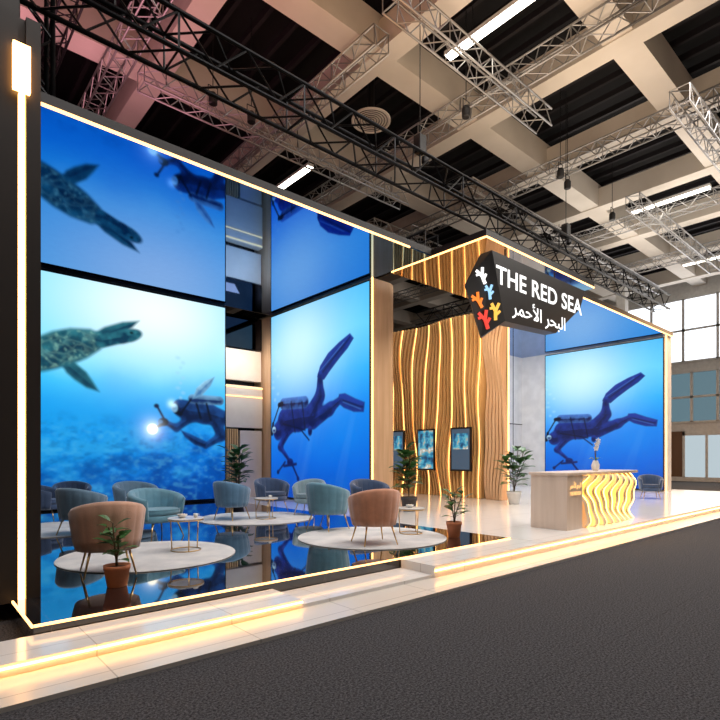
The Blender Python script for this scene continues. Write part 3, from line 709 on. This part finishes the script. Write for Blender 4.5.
# ---------------------------------------------------------------- trusses
def truss(a, b, size, mat, label, name='truss', r=.025, rl=.013, bay=None, hang=False):
    a = Vector(a); b = Vector(b); d = b-a; Ln = d.length; d.normalize()
    if abs(d.z) > .9: p = Vector((1,0,0)); q = Vector((0,1,0))
    else: q = Vector((0,0,1)); p = d.cross(q).normalized()
    t = thing(name, label, 'truss', a, 0)
    h = size/2; cs = [p*h+q*h, p*h-q*h, p*-h-q*h, p*-h+q*h]
    for c in cs: MB().tube(c, c+d*Ln, r, r, 8).build('chord', mat, t, smooth=True)
    n = max(1, round(Ln/(bay or size))); m = MB()
    for i in range(n):
        for k in range(4):
            c0, c1 = cs[k], cs[(k+1)%4]
            if i % 2: c0, c1 = c1, c0
            m.tube(c0+d*(Ln*i/n), c1+d*(Ln*(i+1)/n), rl, rl, 5)
            if i % 4 == 0: m.tube(cs[k]+d*(Ln*i/n), cs[(k+1)%4]+d*(Ln*i/n), rl, rl, 5)
    m.build('bracing', mat, t)
    if hang:      # clamps up to the cross beams it passes under
        for i in range(12):
            x = -8.0+4.6*i
            if a.x+.2 < x < b.x-.2: MB().tube((x-a.x, h, h), (x-a.x, h, 12.849-a.z), .015).build('hanger', M['blackm'], t)
    return t
truss((.9,8.5,8.3), (25.5,8.5,8.3), .62, M['blackm'], 'long black truss spanning above all the canopies', r=.04, rl=.02)
truss((1.5,9.14,6.77), (1.5,9.14,12.84), .45, M['blackm'], 'black vertical truss above the left end of the lounge canopy', r=.035, rl=.018)
truss((3.1,9.0,12.58), (3.1,24,12.58), .45, M['blackm'], 'black truss running back under the roof above the left pillar', r=.03, rl=.016)
truss((10.4,8.95,7.04), (10.4,15.3,7.04), .5, M['blackm'], 'black truss running back above the wood column', r=.03, rl=.016)
truss((15.9,8.95,7.04), (15.9,14.3,7.04), .5, M['blackm'], 'black truss running back between reception and far canopy', r=.03, rl=.016)
truss((1,15.7,7.05), (15,15.7,7.05), .5, M['blackm'], 'black truss along the rear of the canopies', r=.03, rl=.016)
ZT = 12.56
al = [((8.35,8.4,11.95),(15.1,8.4,11.95),'short silver truss above the centre of the long black truss'),
      ((4.6,2,ZT),(4.6,30,ZT),'silver ceiling truss over the left half of the lounge'),
      ((9.6,10,ZT),(9.6,30,ZT),'silver ceiling truss above the turtle screen'),
      ((13.5,3,ZT),(13.5,30,ZT),'silver ceiling truss above the wood column'),
      ((19.0,3,ZT),(19.0,30,ZT),'silver ceiling truss above the hanging sign'),
      ((26,3,ZT),(26,30,ZT),'silver ceiling truss above the far right screen'),
      ((32.4,2,ZT),(32.4,30,ZT),'silver ceiling truss nearest the hall windows'),
      ((16,17.4,11.95),(38,17.4,11.95),'silver truss running towards the hall windows'),
      ((17,5.2,11.95),(27,5.2,11.95),'silver truss at the upper right over the aisle'),
      ((16.5,12.4,11.95),(36,12.4,11.95),'silver truss crossing high behind the far right canopy'),
      ((5,14.8,11.95),(15.5,14.8,11.95),'silver truss crossing high behind the round ceiling vent'),
      ((22.5,8.6,11.95),(34,8.6,11.95),'silver truss crossing above the right end of the long black truss')]
for a, b, lab in al: truss(a, b, .52, M['alu'], lab, r=.030, rl=.016, bay=.45, hang=(a[1] == b[1]))

for (x, lab) in ((2.6,'leftmost chain hoist holding the long black truss'), (9.9,'chain hoist holding the long black truss above the wood column'), (17.5,'chain hoist holding the long black truss above the far canopy')):
    t = thing('chain_hoist', lab, 'hoist', (x, 8.9, 8.65))
    mo = MB().box(-.13,.13,-.12,.12,.5,.95).build('motor', M['black'], t, bevel=.03)
    MB().tube((0,0,.95),(0,0,5.6),.012).build('chain', M['blackm'], t)
    MB().tube((0,0,0),(0,0,.5),.02).build('hook', M['blackm'], t)
    MB().lathe([(.06,.3),(.1,.34),(.1,.48)],12,(.2,0,0)).build('chain_bag', M['black'], mo)

for (x, y, z, l, lab) in ((11.6,7.95,12.7,2.9,'long ceiling tube light nearest the camera, top centre'), (11.96,17.6,12.7,2.4,'ceiling tube light above the lounge canopy'),
                  (25.36,8.2,12.7,3.2,'ceiling tube light at upper right near the far canopy'), (34.6,8.9,12.7,3.0,'small distant ceiling tube light near the windows')):
    t = thing('tube_light', lab, 'ceiling light', (x, y, z))
    ho = MB().box(-.14,.14,-l/2,l/2,.03,.14).build('housing', M['frame'], t)
    MB().box(-.12,.12,-l/2+.03,l/2-.03,-.01,.03).build('diffuser', TUBE, ho)
    for s_ in (-1, 1): MB().tube((0,s_*l/5,.14),(0,s_*l/5,14.29-z),.008).build('suspension', M['blackm'], t)
t = thing('ceiling_vent', 'round beige ceiling vent above the long black truss', 'vent', (11.9, 12.9, 12.75))
MB().lathe([(.62,.06),(.66,.05),(.66,0),(.60,0),(.58,.03),(.1,.035)], 36).build('rim', M['beam'], t)
b = MB()
for k in range(6): b.ring(.1+k*.09, .014, .02, 32)
b.build('grille', M['col_dark'], t)
MB().tube((0,0,.06),(0,0,1.5),.12).build('duct', M['black'], t)
for (x, y, lab) in ((17.3,9,'black spotlight under the roof over the far canopy'),(18.2,9.2,'black spotlight next to the one over the far canopy'),(6.5,13.5,'black spotlight high above the turtle screen'),(7.7,13.5,'black spotlight high above the lounge centre'),(12.2,9.2,'black spotlight above the hanging sign'),(22,9.2,'black spotlight above the far right screen')):
    t = thing('spotlight', lab, 'spotlight', (x, y, 11.2))
    MB().lathe([(.09,0),(.12,.02),(.12,.25),(.07,.33)], 16).build('can', M['black'], t)
    MB().tube((-.14,0,.18),(-.14,0,.5),.012).tube((.14,0,.18),(.14,0,.5),.012).tube((-.14,0,.5),(.14,0,.5),.012).tube((0,0,.5),(0,0,3.08),.012).build('yoke', M['blackm'], t)

# ---------------------------------------------------------------- lights
def area(loc, rot, sx, sy, e, col):
    l = bpy.data.lights.new('area', 'AREA'); l.shape = 'RECTANGLE'; l.size = sx; l.size_y = sy; l.energy = e; l.color = col
    o = bpy.data.objects.new('area_light', l); C.objects.link(o); o.location = loc; o.rotation_euler = rot; return o
area((2, 14, 9.5), (R(180),0,0), 7, 6, 260, (1,.42,.50))
area((5, 8, 9.6), (R(180),0,0), 5, 3, 110, (1,.50,.22))
area((13, 7, 9.5), (R(180),0,0), 10, 6, 280, (1,.78,.56))
area((26, 8, 9.5), (R(180),0,0), 10, 10, 500, (1,.91,.80))
area((6, 0, 9.5), (R(180),0,0), 10, 5, 170, (1,.66,.46))
area((5, 3, 12.2), (0,0,0), 14, 4, 950, (1,.96,.93))
area((19, 3, 12.2), (0,0,0), 14, 4, 1150, (1,.93,.86))
area((12.6, 8.6, 6.4), (0,R(-35),0), 2.2, 2.2, 300, (1,.80,.58))  # added lamp without a fixture, aimed at the slat wall to brighten the wood
area((5.5, 9.5, 6.4), (0,0,0), 6, 1.2, 150, (1,.90,.82))
area((10.3, 3.2, 4.5), (R(35),0,0), 3, 1, 60, (1,.9,.8))
area((19.0, 11.0, 6.4), (R(32),0,0), 4, 1.5, 420, (1,.98,.95))  # added to lighten the white back wall that the canopy shades
area((9.1, 15.4, 5.2), (R(50),0,0), 1.2, .6, 40, (1,.92,.82))  # extra lamp put in to lift the otherwise unlit alcove panels
area((29, 5, 8), (0,0,0), 8, 5, 750, (1,.52,.20))  # added orange lamp, stands in for sunlight glowing on the far right floor
area((39.5, 9, 6), (0,R(90),0), 10, 12, 650, (1,.90,.80))

w = bpy.data.worlds.new('world'); bpy.context.scene.world = w; w.use_nodes = True
w.node_tree.nodes['Background'].inputs[0].default_value = (.6,.7,.85,1); w.node_tree.nodes['Background'].inputs[1].default_value = .5
cam = bpy.data.cameras.new('camera'); co = bpy.data.objects.new('camera', cam); C.objects.link(co)
co.location = (0,0,EYE); co.rotation_euler = (R(90),0,-math.atan2(CA,SA)); cam.sensor_width = 36; cam.lens = F/720*36; cam.shift_y = 97/720; cam.clip_end = 200
bpy.context.scene.camera = co
bpy.context.scene.view_settings.view_transform = 'Standard'
